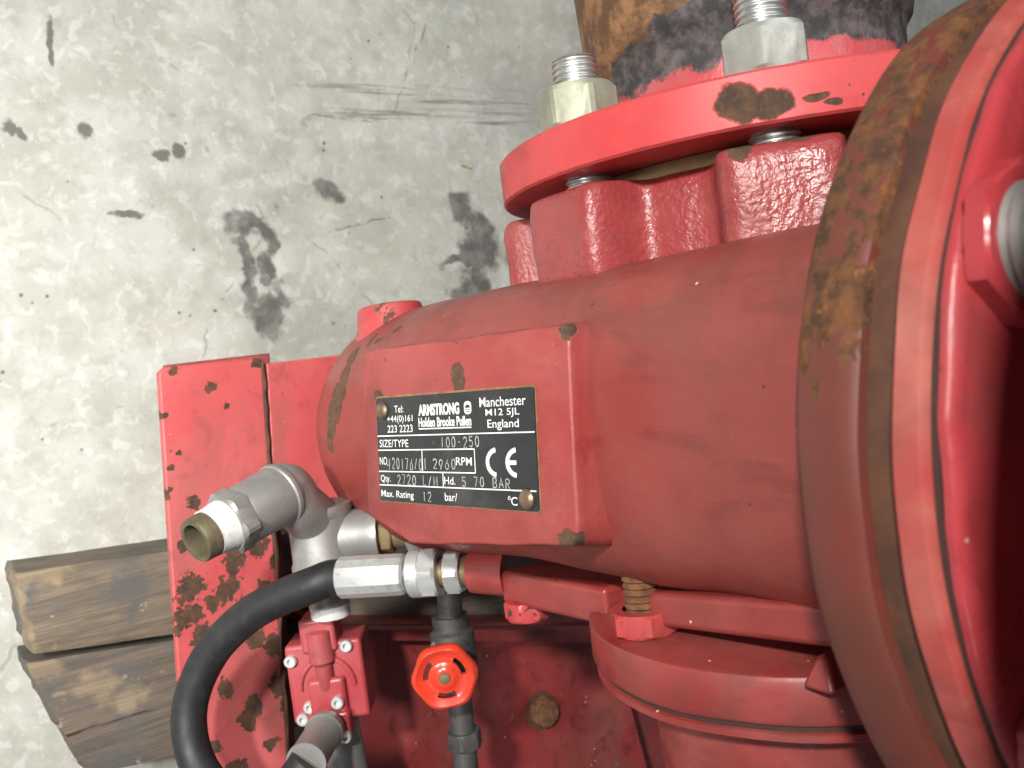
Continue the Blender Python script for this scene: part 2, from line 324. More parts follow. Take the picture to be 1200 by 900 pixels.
M_RAIL = paint('chipped_red_frame_paint', (0.47, 0.075, 0.076), 0.40, 300, 0.05, 0.22, (0.50, 0.17, 0.16), chips=0.70, chip_scale=85, rustb=0.75, coarse=0.04,
    plist=[((139, -162, -400), (7.2, 7.2, 20)), ((98, -179, -400), (10.4, 10.4, 20)), ((91, -204, -400), (9.6, 9.6, 20)), ((110, -208, -400), (9.6, 9.6, 20)), ((105, -190, -400), (6.4, 6.4, 20)), ((41, -134, -400), (8.0, 8.0, 20)), ((71, -152, -400), (7.2, 7.2, 20)), ((80, -170, -400), (8.8, 8.8, 20)), ((172, -192, -400), (7.2, 7.2, 20)), ((193, -170, -400), (7.2, 7.2, 20)), ((201, -178, -400), (7.2, 7.2, 20)), ((213, -208, -400), (7.2, 7.2, 20)), ((181, -146, -400), (9.6, 9.6, 20)), ((105, -150, -400), (7.2, 7.2, 20)), ((30, -192, -400), (5.6, 5.6, 20)), ((59, -205, -400), (4.8, 4.8, 20)), ((64, -181, -400), (6.4, 6.4, 20)), ((128, -200, -400), (7.2, 7.2, 20)), ((150, -148, -400), (9.6, 9.6, 20)), ((200, -146, -400), (7.2, 7.2, 20)), ((-55, -170, -400), (3.6, 3.6, 20)), ((-38, -160, -400), (2.4, 2.4, 20)), ((0, -206, -400), (2.8, 2.8, 20)), ((-10, -198, -400), (2.4, 2.4, 20)), ((-68, -130, -400), (4.8, 4.8, 20)), ((-72, -195, -400), (3.2, 3.2, 20)), ((-40, -206, -400), (2.4, 2.4, 20)), ((20, -209, -400), (3.2, 3.2, 20)), ((120, -215, -400), (4.8, 4.8, 20)), ((160, -222, -400), (4.0, 4.0, 20)), ((235, -190, -400), (8.0, 8.0, 20)), ((85, -135, -400), (7.2, 7.2, 20)), ((60, -140, -400), (7.2, 7.2, 20)), ((225, -160, -400), (6.4, 6.4, 20))], amp=1.35, pscale=200, edge=2.5, warp=0.02)
M_BASE = paint('dull_red_base_paint', (0.25, 0.032, 0.032), 0.42, 300, 0.05, 0.30, (0.30, 0.12, 0.095), chips=0.66, chip_scale=38, grime=0.85, under=(0.14, 0.125, 0.10), edge=2.0)
M_LUG = paint('red_lug_paint', (0.27, 0.034, 0.032), 0.26, 260, 0.08, 0.20, (0.48, 0.17, 0.15), coarse=0.06)
M_CHIPNUT = paint('chipped_red_nut_paint', (0.46, 0.056, 0.058), 0.28, 260, 0.10, 0.15, chips=0.60, chip_scale=130, rustb=0.9)
M_COVER = paint('glossy_red_cover_paint', (0.36, 0.040, 0.048), 0.20, 120, 0.16, 0.10, (0.48, 0.14, 0.14), coarse=0.22)
M_RING = paint('dusty_red_ring_paint', (0.36, 0.055, 0.050), 0.42, 240, 0.08, 0.55, (0.46, 0.20, 0.15), chips=0.70, chip_scale=50, coarse=0.10)

def rusty_ring():
    k = NT('rust_eaten_red_paint')
    st = k.noise(1.0, 6, 0.66, k.scaled((62, 62, 130)), 0.5)
    zone = k.patches([((-80, -132, 140), (42, 60, 40)), ((-118, -95, 150), (45, 60, 40)), ((-52, -152, 140), (24, 40, 13)), ((-145, -40, 150), (40, 60, 40))], 0.45, 30, 0.4)
    thr = k.math('SUBTRACT', 0.72, k.math('MULTIPLY', zone, 0.27))
    mask = k.rng(k.math('SUBTRACT', st, thr), -0.012, 0.018)
    a = k.noise(130, 6, 0.7); b = k.noise(300, 5, 0.7)
    rc = k.mix(k.rng(a, 0.38, 0.62), (0.055, 0.025, 0.013), (0.150, 0.058, 0.020)); rc = k.mix(k.rng(b, 0.58, 0.70, 0, 0.75), rc, (0.30, 0.115, 0.035)); rc = k.mix(k.rng(k.noise(45, 4), 0.58, 0.70, 0, 0.75), rc, (0.27, 0.085, 0.018))
    film = k.rng(k.noise(28, 5, 0.6), 0.38, 0.66, 0.0, 0.55)
    c = k.mix(k.rng(k.noise(60, 4), 0.3, 0.7), (0.150, 0.030, 0.024), (0.115, 0.030, 0.021)); c = k.mix(film, c, (0.120, 0.043, 0.026))
    c = k.mix(mask, c, rc)
    h = k.math('ADD', k.math('MULTIPLY', mask, -0.6), k.math('MULTIPLY', k.math('MULTIPLY', mask, b), 1.2))
    return k.out(c, k.mixf(mask, 0.52, 0.9), k.bump(h, 0.8, 0.0012))
M_RUSTRING = rusty_ring()
def groove_mat():
    k = NT('brown_rust_film'); a = k.noise(40, 5, 0.65); b = k.noise(260, 4, 0.7)
    c = k.mix(k.rng(a, 0.35, 0.65), (0.058, 0.024, 0.015), (0.105, 0.042, 0.022)); c = k.mix(k.rng(b, 0.6, 0.75, 0, 0.6), c, (0.05, 0.022, 0.012))
    return k.out(c, 0.8, k.bump(b, 0.4, 0.0006))
M_GROOVE = groove_mat()
def pipe_mat():
    k = NT('scorched_pipe_paint')
    sx = k.n('ShaderNodeSeparateXYZ'); k.l(k.pos(), sx.inputs[0])
    e = k.math('ADD', sx.outputs[0], k.math('MULTIPLY', k.math('SUBTRACT', k.noise(30, 5, 0.68), 0.5), 0.040))
    zz = k.math('SUBTRACT', sx.outputs[2], 0.53)
    black = k.rng(k.math('ADD', e, k.math('MULTIPLY', zz, 0.05)), -0.181, -0.185); rust = k.rng(k.math('ADD', e, k.math('MULTIPLY', zz, 0.30)), -0.209, -0.212)
    red = k.mix(k.rng(k.noise(60, 4), 0.4, 0.7, 0, 0.6), (0.50, 0.062, 0.072), (0.36, 0.14, 0.14))
    blk = k.mix(k.rng(k.noise(75, 5, 0.7), 0.40, 0.66), (0.030, 0.029, 0.030), (0.12, 0.10, 0.10))
    rc = k.mix(k.rng(k.noise(60, 6, 0.7), 0.4, 0.62), (0.10, 0.048, 0.022), (0.27, 0.135, 0.060)); rc = k.mix(k.rng(k.noise(210, 4), 0.6, 0.7, 0, 0.6), rc, (0.06, 0.04, 0.03))
    c = k.mix(black, red, blk); c = k.mix(rust, c, rc)
    return k.out(c, k.mixf(black, 0.36, 0.7), k.bump(k.noise(130, 5, 0.7), 0.5, 0.0015))
M_PIPE = pipe_mat()
M_RUST = groove_mat(); M_RUST.name = 'rust'
def rusthread():
    k = NT('orange_rust_thread'); return k.out(k.mix(k.rng(k.noise(160, 5, 0.7), 0.35, 0.65), (0.095, 0.040, 0.019), (0.20, 0.088, 0.035)), 0.9, k.bump(k.noise(400, 4), 0.4, 0.0005))
M_RUSTTHREAD = rusthread()
M_ZINC = metal('zinc_plated_steel', (0.62, 0.63, 0.62), 0.34, 0.25, 0.85, 0.06, (0.30, 0.29, 0.26))
M_NUTZINC = metal('dull_zinc_nut', (0.46, 0.47, 0.43), 0.40, 0.22, 0.45, 0.10, (0.36, 0.36, 0.32))
M_NUTYEL = plain('pale_yellow_passivated_nut', (0.36, 0.37, 0.28), 0.55, 60, 0.35, 0.2, 0.2, scuff=(0.20, 0.19, 0.15), amt=0.6)
M_GALV = metal('galvanised_fitting', (0.33, 0.325, 0.31), 0.42, 0.16, 0.55, 0.12, (0.30, 0.28, 0.25))
M_CRIMP = metal('crimped_zinc_ferrule', (0.66, 0.67, 0.66), 0.36, 0.18, 0.6, 0.06, (0.40, 0.41, 0.40))
M_DSTEEL = metal('dark_steel_pipe', (0.15, 0.145, 0.14), 0.45, 0.30, 0.6, 0.15, (0.05, 0.045, 0.04))
M_BRASS = metal('tarnished_brass', (0.26, 0.19, 0.10), 0.5, 0.3, 0.5, 0.10, (0.13, 0.10, 0.06))
M_BRASSD = metal('dull_brass_end', (0.20, 0.165, 0.10), 0.55, 0.3, 0.6, 0.12, (0.10, 0.085, 0.06))
M_TAPE = plain('white_thread_tape', (0.66, 0.66, 0.64), 0.6, 200, 0.2, 0.4, scuff=(0.38, 0.36, 0.33), amt=0.6)
M_RUBBER = plain('black_rubber', (0.012, 0.0125, 0.014), 0.58, 160, 0.25, 0.25, scuff=(0.050, 0.046, 0.042), amt=0.6)
M_DARK = plain('bore_shade', (0.020, 0.018, 0.015), 0.8)
M_WHEEL = plain('orange_red_handwheel_paint', (0.70, 0.052, 0.024), 0.26, 60, 0.2, 0.10, scuff=(0.22, 0.035, 0.022), amt=0.7)
M_GASK = plain('tan_gasket', (0.46, 0.33, 0.16), 0.7, 90, 0.3, 0.2)
M_DGASK = plain('dark_gasket', (0.05, 0.022, 0.018), 0.8)
M_PLATE = plain('black_printed_plate', (0.016, 0.018, 0.022), 0.42, 300, 0.25, 0.02, scuff=(0.075, 0.068, 0.062), amt=0.55)
M_PEDGE = plain('rusty_plate_edge', (0.30, 0.16, 0.075), 0.7, 200, 0.4, 0.2)
M_WHITE = plain('white_print', (0.78, 0.78, 0.77), 0.45, 300, 0.08, 0.02)
M_STAMP = plain('stamped_bare_metal', (0.50, 0.51, 0.50), 0.42, 900, 0.5, 0.1)
M_RIVET = metal('rusty_rivet', (0.26, 0.175, 0.12), 0.40, 0.4, 0.7, 0.3, (0.13, 0.06, 0.025))
M_VALVE = paint('red_valve_paint', (0.36, 0.046, 0.054), 0.26, 260, 0.12, 0.15, (0.50, 0.20, 0.19), coarse=0.10)

# ------------------------------------------------------------------ setting
fl = link('floor', [(-2500, -2500, -580), (2500, -2500, -580), (2500, 4500, -580), (-2500, 4500, -580)], [(0, 1, 2, 3)], M_CONC, smooth=False)
fl['kind'] = 'structure'

def timber(name, corners, ztop, thick, mat, label, skew=0.0, seed=0):
    """corners: four plan points (x,y) in order; a weathered, worn-edged beam"""
    c = [Vector((x, y, 0)) for x, y in corners]; nu, nv, nw = 40, 10, 8; vs = []; fs = []; idx = {}
    def pt(u, v, w):
        p = c[0].lerp(c[1], u).lerp(c[3].lerp(c[2], u), v)
        z = ztop - thick * (1 - w)
        ev = min(v, 1 - v); ew = 1 - w
        if ev < 0.12 and w > 0.8: z -= (1 - ev / 0.12) * (w - 0.8) / 0.2 * 4
        q = Vector((p.x, p.y, z)); s = q * 0.02 + Vector((seed, 0, 0)); s2 = q * 0.09 + Vector((seed, 5, 0))
        z_amp = 1.4 if w > 0.02 else 0
        q += Vector((noise.noise(s) * 1.3, noise.noise(s + Vector((7, 0, 0))) * 1.2, noise.noise(s + Vector((0, 7, 0))) * z_amp))
        if u < 0.02: q.y += noise.noise(s2) * 4 - 2 + (3 if w > 0.95 or ev < 0.02 else 0)
        return q
    def vid(i, j, k_):
        key = (i, j, k_)
        if key not in idx: idx[key] = len(vs); vs.append(pt(i / nu, j / nv, k_ / nw))
        return idx[key]
    for i in range(nu):
        for j in range(nv):
            for k_ in (0, nw): fs.append((vid(i, j, k_), vid(i + 1, j, k_), vid(i + 1, j + 1, k_), vid(i, j + 1, k_)))
        for k_ in range(nw):
            for j in (0, nv): fs.append((vid(i, j, k_), vid(i + 1, j, k_), vid(i + 1, j, k_ + 1), vid(i, j, k_ + 1)))
    for j in range(nv):
        for k_ in range(nw):
            for i in (0, nu): fs.append((vid(i, j, k_), vid(i, j + 1, k_), vid(i, j + 1, k_ + 1), vid(i, j, k_ + 1)))
    o = link(name, vs, fs, mat, sharp=50); o['label'] = label; o['category'] = 'timber'; o['group'] = 'timbers under the base frame'
    return o
timber('wooden_block', [(68, -309), (95, 40), (176, 30), (134, -306)], -500, 80, M_TIMB, 'weathered light brown timber with pale broken end under the red frame', seed=1)
timber('wooden_block', [(141, -312), (180, 20), (275, 30), (243, -279)], -508, 72, M_TIMB2, 'dark stained timber with slanting end lying against the lighter beam', seed=4)
timber('wooden_block', [(98, -70), (125, 190), (215, 185), (190, -75)], -468, 112, M_TIMB2, 'thick dark timber in shadow behind the hose fitting', seed=9)  # block enlarged and kept dark to fill the shaded gap

sp_ = link('wood_splinter', [(-266, 184, -580), (-262, 200, -580), (-259, 199, -580), (-262, 186, -580), (-265, 185, -576.5), (-262, 199, -577), (-260, 198, -577.5), (-263, 186, -576)], [(0, 1, 2, 3), (4, 5, 6, 7), (0, 1, 5, 4), (1, 2, 6, 5), (2, 3, 7, 6), (3, 0, 4, 7)], plain('pale_splinter', (0.55, 0.45, 0.28), 0.8), smooth=False)
sp_['label'] = 'tiny pale wood splinter lying on the concrete floor'; sp_['category'] = 'splinter'

# ------------------------------------------------------------------ base frame
base = thing('base_frame', 'chipped red steel base frame with rust spots standing on timber beams', 'base frame', (60, 0, -500))
def ry(x, y): return y - 0.076 * (x + 74)                       # the front rail runs slightly askew
slab('top_flange', [(-71, ry(-71, -205), -400), (-74, ry(-74, -200), -400), (-74, ry(-74, -127), -400), (430, ry(430, -127), -400), (430, ry(430, -205), -400)], 9, M_RAIL, base, 1.5, nrm=(0, 0, 1))
slab('web', [(-72, ry(-72, -140), -410), (-72, ry(-72, -130), -410), (430, ry(430, -130), -410), (430, ry(430, -140), -410)], 82, M_BASE, base, 0.5, nrm=(0, 0, 1))
slab('bottom_flange', [(-78, ry(-78, -180), -491), (-78, ry(-78, -90), -491), (430, ry(430, -90), -491), (430, ry(430, -180), -491)], 9, M_BASE, base, 1, nrm=(0, 0, 1))
tube('weld_bead', [(x, ry(x, -126.0) + random.uniform(-1, 1), -400.9) for x in range(-70, 431, 9)], [random.uniform(1.2, 2.3) for x in range(-70, 431, 9)], M_RUST, base, n=10, res=3)
slab('mounting_plate', [(-68, ry(-68, -123.5), -401), (-66, 110, -401), (62, 110, -401), (50, ry(50, -123.5), -401)], 12, M_RAIL, base, 1.2, nrm=(0, 0, 1))
slab('cross_plate', [(160, -88, -420), (225, 190, -420), (470, 230, -420), (360, 30, -420), (330, -80, -420)], 10, M_BASE, base, 1.2, nrm=(0, 0, 1))
slab('cross_bar', [(150, -104, -398), (160, -100, -398), (238, 170, -388), (226, 175, -388)], 22, M_BASE, base, 1.5, nrm=(0, 0, 1))
slab('lower_plate', [(290, 12, -482), (310, 330, -482), (560, 330, -482), (540, 12, -482)], 10, M_BASE, base, 1.2, nrm=(0, 0, 1))
slab('web_plate', [(150, -104, -421), (226, 175, -421), (232, 173, -421), (157, -106, -421)], 70, M_BASE, base, 0.5, nrm=(0, 0, 1))
nut('bolt_head', (288, 97, -420), (0, 0, 1), 25, 13, M_RUSTTHREAD, base, 0.3, bore=1)
lathe('washer', (288, 97, -420.5), (0, 0, 1), [(0, 10), (0.5, 17.5), (2.5, 17.5), (2.5, 8)], M_RUST, base, n=32)
lathe('pump_foot', (0, -14, -401), (0, 0, 1), [(0, 46), (10, 46), (14, 38), (84, 38)], M_BASE, base, n=48)

# ------------------------------------------------------------------ pump
pump = thing('pump', 'red cast iron pump with black nameplate pad and rusty bolted ring', 'pump', (0, -36, -320))
# casing barrel: tapering casting with a rounded lower end, leaning a little forward at the bottom
zs = [139, 120, 90, 60, 40, 25, 15, 5, -5, -15, -30, -45, -60, -75, -90, -105, -120, -135, -150, -165, -180, -195, -210, -225, -240, -262, -285, -302]
def interp(z, tab):
    for (z0, a), (z1, b) in zip(tab, tab[1:]):
        if z >= z1: return a + (b - a) * smooth01((z0 - z) / (z0 - z1)) if z <= z0 else a
    return tab[-1][1]
def barrel():
    n = 128; vs = []; fs = []; rows = []
    for z in zs: rows.append((z, interp(z, [(140, 79), (-100, 79), (-300, 89.5)]), interp(z, [(140, -10), (-110, -13), (-310, -4)]), -28 - 8 * (60 - z) / 400))
    z0, r0, cx0, cy0 = rows[-1]
    for i in range(1, 13):
        a = i / 12 * math.pi / 2; rows.append((z0 - 46 * math.sin(a), r0 - 40 * (1 - math.cos(a)), cx0, cy0))
    rows.append((z0 - 47, 20, cx0, cy0))
    for z, r, cx, cy in rows:
        for i in range(n):
            th = 2 * math.pi * i / n; ex = 2.0 + 1.05 * smooth01((z + 330) / 200); rs = r / (abs(math.cos(th)) ** ex + abs(math.sin(th)) ** ex) ** (1 / ex); p = Vector((cx + rs * math.cos(th), cy + rs * math.sin(th), z))
            sw = smooth01((28 - z) / 36) * smooth01((z + 235) / 60) * smooth01((-math.sin(th) - 0.30) / 0.35); p.y -= 7 * sw
            q = noise.noise(p * 0.012) * 1.6 + noise.noise(p * 0.04) * 0.35
            vs.append(p + Vector((math.cos(th), math.sin(th), 0)) * q)
    for j in range(len(rows) - 1):
        for i in range(n): fs.append((j * n + i, j * n + (i + 1) % n, (j + 1) * n + (i + 1) % n, (j + 1) * n + i))
    fs.append(tuple(range((len(rows) - 1) * n, len(rows) * n)))
    return link('casing', vs, fs, M_BODY, pump, sharp=60)
barrel()
# small port boss on the far flank, rusty rim
lathe('port_boss', (-60, -66, -288), (-1, 0, -0.05), [(8, 30), (22, 25), (33, 23.5), (36, 22.5), (37, 20.5), (37, 12)], paint('red_boss_rim_paint', (0.46, 0.056, 0.058), 0.30, 260, 0.2, 0.15, chips=0.62, chip_scale=60), pump, n=40)

# nameplate pad
PK = 0.15; PM = -0.10
pn = Vector((PM, -1, PK)).normalized()
def PP(x, z, off=0.0):                                                # point of the sloping pad face
    return Vector((x, -132 + PK * (z + 45) + PM * x, z)) + pn * off
def pad():
    out = [(-64.5, -168), (-63.5, -11), (-61.5, -8.5), (28, -8.5), (32, -12.5), (40, -133), (26, -172), (-60, -172)]
    rows = [(-62, 5), (-22, 3.4), (-14, 2.2), (-9, 1.2), (-4, 0.4), (-1.4, 0), (-0.4, -0.5), (0, -1.6)]
    c = Vector((-14, -86)); vs = []; fs = []; pts = []
    for i in range(len(out)):                                         # subdivide the outline so that it can undulate
        p, q = Vector(out[i]), Vector(out[(i + 1) % len(out)]); m = max(1, int((q - p).length / 8))
        pts += [p.lerp(q, k_ / m) for k_ in range(m)]
    n = len(pts)
    for off, grow in rows:
        for p in pts:
            d = (p - c); sx = 1 + grow / 54; sz = 1 + grow / 85 * (1.35 if d.y > 0 else 0.3)
            v = PP(c.x + d.x * (1 + grow / 54 * (0.9)), c.y + d.y * sz, off); w = noise.noise(v * 0.05) * 0.7
            vs.append(v + Vector((w, 0, w)))
    for j in range(len(rows) - 1):
        for i in range(n): fs.append((j * n + i, j * n + (i + 1) % n, (j + 1) * n + (i + 1) % n, (j + 1) * n + i))
    fs.append(tuple(range((len(rows) - 1) * n, len(rows) * n)))
    return link('name_pad', vs, fs, M_PAD, pump, sharp=50)
pad()

# nameplate
PX0, PX1, PZ0, PZ1 = -37.8, 18.0, -157.6, -31.0                       # top, bottom (x) and left, right (z) edges
def uvp(u, v, off): return PP(PX0 + (PX1 - PX0) * v, PZ0 + (PZ1 - PZ0) * u, off)
def uvquad(u0, v0, u1, v1): return [(u0, v0), (u1, v0), (u1, v1), (u0, v1)]
def plate_poly(name, pts, off, th, mat, parent, **kw):
    q = [uvp(u, v, off) for u, v in pts]; n = len(q); vs = q + [p - pn * th for p in q]
    fs = [tuple(range(n)), tuple(range(n, 2 * n))[::-1]] + [(i, n + i, n + (i + 1) % n, (i + 1) % n) for i in range(n)]
    return link(name, vs, fs, mat, parent, smooth=False, **kw)
def rrect(u0, v0, u1, v1, ru, rv, n=5):
    o = []
    for cu_, cv_, a0 in ((u1 - ru, v0 + rv, -90), (u1 - ru, v1 - rv, 0), (u0 + ru, v1 - rv, 90), (u0 + ru, v0 + rv, 180)):
        for i in range(n + 1): a = R(a0 + 90 * i / n); o.append((cu_ + ru * math.cos(a), cv_ + rv * math.sin(a)))
    return o
plate = plate_poly('nameplate', rrect(0, 0, 1, 1, 0.012, 0.025), 1.1, 1.0, M_PLATE, pump)
plate['label'] = 'black nameplate printed with white lettering'
plate_poly('backing_edge', rrect(-0.008, -0.018, 1.006, 1.012, 0.016, 0.03), 0.45, 0.6, M_PEDGE, plate)
def glyphs(text, bold=0.0):
    c = bpy.data.curves.new('lettering', 'FONT'); c.body = text; c.size = 1; c.offset = bold; c.resolution_u = 4
    o = bpy.data.objects.new('lettering', c); col.objects.link(o); bpy.context.view_layer.update()
    dg = bpy.context.evaluated_depsgraph_get(); me = bpy.data.meshes.new_from_object(o.evaluated_get(dg)); vs = [v.co.copy() for v in me.vertices]; fs = [tuple(p.vertices) for p in me.polygons]
    bpy.data.objects.remove(o); bpy.data.meshes.remove(me); bpy.data.curves.remove(c); return vs, fs
def letter(text, u0, v0, u1, v1, bold=0.0, mat=None):
    vs, fs = glyphs(text, bold); x0 = min(v.x for v in vs); x1 = max(v.x for v in vs); y0 = min(v.y for v in vs); y1 = max(v.y for v in vs)
    return link('lettering', [uvp(u0 + (u1 - u0) * (v.x - x0) / (x1 - x0), v1 - (v1 - v0) * (v.y - y0) / (y1 - y0), 1.22) for v in vs], fs, mat or M_WHITE, plate, smooth=False)
for t, a in {'Tel:': (0.136, 0.083, 0.202, 0.150), '+44(0)161': (0.080, 0.176, 0.265, 0.256), '223 2223': (0.080, 0.268, 0.263, 0.338), 'Manchester': (0.700, 0.060, 0.958, 0.142),
             'M12 5JL': (0.733, 0.160, 0.922, 0.235), 'England': (0.742, 0.250, 0.916, 0.342), 'SIZE/TYPE': (0.014, 0.406, 0.228, 0.478), 'NO': (0.010, 0.573, 0.066, 0.650), '.': (0.068, 0.645, 0.074, 0.660),
             'RPM': (0.542, 0.570, 0.640, 0.640), 'Qty.': (0.012, 0.748, 0.086, 0.832), 'Hd.': (0.462, 0.745, 0.532, 0.813), 'Max. Rating': (0.012, 0.895, 0.250, 0.980), 'bar/': (0.461, 0.888, 0.540, 0.960)}.items():
    letter(t, *a, bold=0.004)
letter('C', 0.856, 0.892, 0.890, 0.962, 0.004)
letter('ARMSTRONG', 0.308, 0.086, 0.577, 0.192, 0.045); letter('Holden Brooke Pullen', 0.306, 0.208, 0.647, 0.296, 0.028)
def strip(u0, v0, u1, v1, wu=0.0024, wv=0.0055):
    if abs(u1 - u0) > abs(v1 - v0): q = [(u0, v0 - wv), (u1, v1 - wv), (u1, v1 + wv), (u0, v0 + wv)]
    else: q = [(u0 - wu, v0), (u0 + wu, v0), (u1 + wu, v1), (u1 - wu, v1)]
    return plate_poly('printed_line', q, 1.20, 0.05, M_WHITE, plate)
for a in ((0.306, 0.311, 0.646, 0.309), (0.0, 0.370, 0.997, 0.362), (0.0, 0.508, 0.657, 0.497), (0.320, 0.508, 0.320, 0.708), (0.657, 0.497, 0.658, 0.704), (0.0, 0.714, 0.658, 0.704), (0.0, 0.846, 0.992, 0.836), (0.454, 0.710, 0.454, 0.840)): strip(*a)
def ringarc(cu_, cv_, ru, rv, a0, a1, wu, wv, name, mat=None, n=22):
    o = [(cu_ + ru * math.cos(R(a0 + (a1 - a0) * i / n)), cv_ + rv * math.sin(R(a0 + (a1 - a0) * i / n))) for i in range(n + 1)]
    i_ = [(cu_ + (ru - wu) * math.cos(R(a0 + (a1 - a0) * i / n)), cv_ + (rv - wv) * math.sin(R(a0 + (a1 - a0) * i / n))) for i in range(n + 1)]
    vs = [uvp(u, v, 1.21) for u, v in o + i_]; fs = [(i, i + 1, n + 2 + i, n + 1 + i) for i in range(n)]
    return link(name, vs, fs, mat or M_WHITE, plate, smooth=False)
for u0 in (0.722, 0.834):
    ringarc(u0 + 0.066, 0.610, 0.066, 0.126, 98, 262, 0.020, 0.040, 'conformity_mark')
plate_poly('conformity_mark', uvquad(0.852, 0.592, 0.893, 0.628), 1.20, 0.05, M_WHITE, plate)
ringarc(0.846, 0.903, 0.0075, 0.016, 0, 360, 0.003, 0.0065, 'degree_mark')
# emblem: upright rounded box with dark dome and bars
plate_poly('emblem', rrect(0.606, 0.082, 0.650, 0.196, 0.018, 0.034, 6), 1.20, 0.05, M_WHITE, plate)
ringarc(0.628, 0.140, 0.015, 0.030, 180, 360, 0.015, 0.030, 'emblem', M_PLATE).location = pn * 0.00006
for v in (0.152, 0.170): plate_poly('emblem', uvquad(0.612, v, 0.644, v + 0.006), 1.27, 0.05, M_PLATE, plate)
# hand-stamped figures, drawn as thin strokes (unit box 0..1 wide, 0..1 down)
def el(cx, cy, rx, ry_, a0, a1, n=12): return [(cx + rx * math.cos(R(a0 + (a1 - a0) * i / n)), cy + ry_ * math.sin(R(a0 + (a1 - a0) * i / n))) for i in range(n + 1)]
ST = {'0': [el(.5, .5, .42, .5, 0, 360, 20)], '1': [[(.5, 0), (.5, 1)]], '2': [el(.5, .27, .42, .27, 190, 395, 10) + [(.08, 1), (.95, 1)]], '5': [[(.9, 0), (.18, 0), (.14, .42)] + el(.48, .68, .42, .32, 235, 510, 12)],
      '6': [[(.75, 0), (.25, .45)] + el(.5, .68, .40, .32, 205, 565, 16)], '7': [[(.05, 0), (.92, 0), (.40, 1)]], '9': [el(.5, .32, .40, .32, 0, 360, 16), [(.9, .35), (.35, 1)]], '/': [[(.85, 0), (.15, 1)]], '-': [[(.3, .5), (.7, .5)]],
      'L': [[(.12, 0), (.12, 1), (.85, 1)]], 'M': [[(.06, 1), (.06, 0), (.5, .7), (.94, 0), (.94, 1)]], 'B': [[(.1, 0), (.1, 1)], [(.1, 0)] + el(.5, .24, .4, .24, -90, 90, 8) + [(.1, .48)] + el(.5, .74, .44, .26, -90, 90, 8) + [(.1, 1)]],
      'A': [[(.02, 1), (.5, 0), (.98, 1)], [(.2, .66), (.8, .66)]], 'R': [[(.1, 1), (.1, 0)] + el(.5, .25, .42, .25, -90, 90, 8) + [(.1, .5)], [(.45, .5), (.95, 1)]]}
def stamp(text, u0, v0, u1, v1, wmm=0.62):
    n = len(text); adv = (u1 - u0) / (n - 0.28); k_ = 0
    su, sv = 1.0 / (PZ1 - PZ0), 1.0 / (PX1 - PX0)
    for i, ch in enumerate(text):
        if ch not in ST: continue
        vs = []; fs = []; jx, jy = random.uniform(-.04, .04), random.uniform(-.05, .05)
        for st in ST[ch]:
            P = [Vector(((u0 + adv * (i + (x + jx) * 0.66)) / su, (v0 + (v1 - v0) * (y + jy)) / sv)) for x, y in st]; b0 = len(vs)
            for q in range(len(P)):
                d = (P[min(q + 1, len(P) - 1)] - P[max(q - 1, 0)]).normalized(); nn = Vector((-d.y, d.x)) * wmm / 2 * random.uniform(.75, 1.15)
                vs += [uvp((P[q] + nn).x * su, (P[q] + nn).y * sv, 1.26), uvp((P[q] - nn).x * su, (P[q] - nn).y * sv, 1.26)]
            fs += [(b0 + 2 * q, b0 + 2 * q + 2, b0 + 2 * q + 3, b0 + 2 * q + 1) for q in range(len(P) - 1)]
        link('stamped_figure', vs, fs, M_STAMP, plate, smooth=False)
stamp('100-250', .448, .392, .690, .480); stamp('120176/01', .072, .588, .352, .690); stamp('2960', .393, .590, .540, .678); stamp('2720 L/M', .136, .742, .418, .832); stamp('5 70 BAR', .574, .742, .855, .824); stamp('12', .312, .888, .372, .972)
for u, v, r in ((0.047, 0.124, 4.9), (0.942, 0.905, 4.7)):
    rv = lathe('rivet', uvp(u, v, 1.0), pn, [(0, r), (0.9, r), (1.9, r * 0.82), (2.5, r * 0.5), (2.7, 0.0)], M_RIVET, plate, n=24)

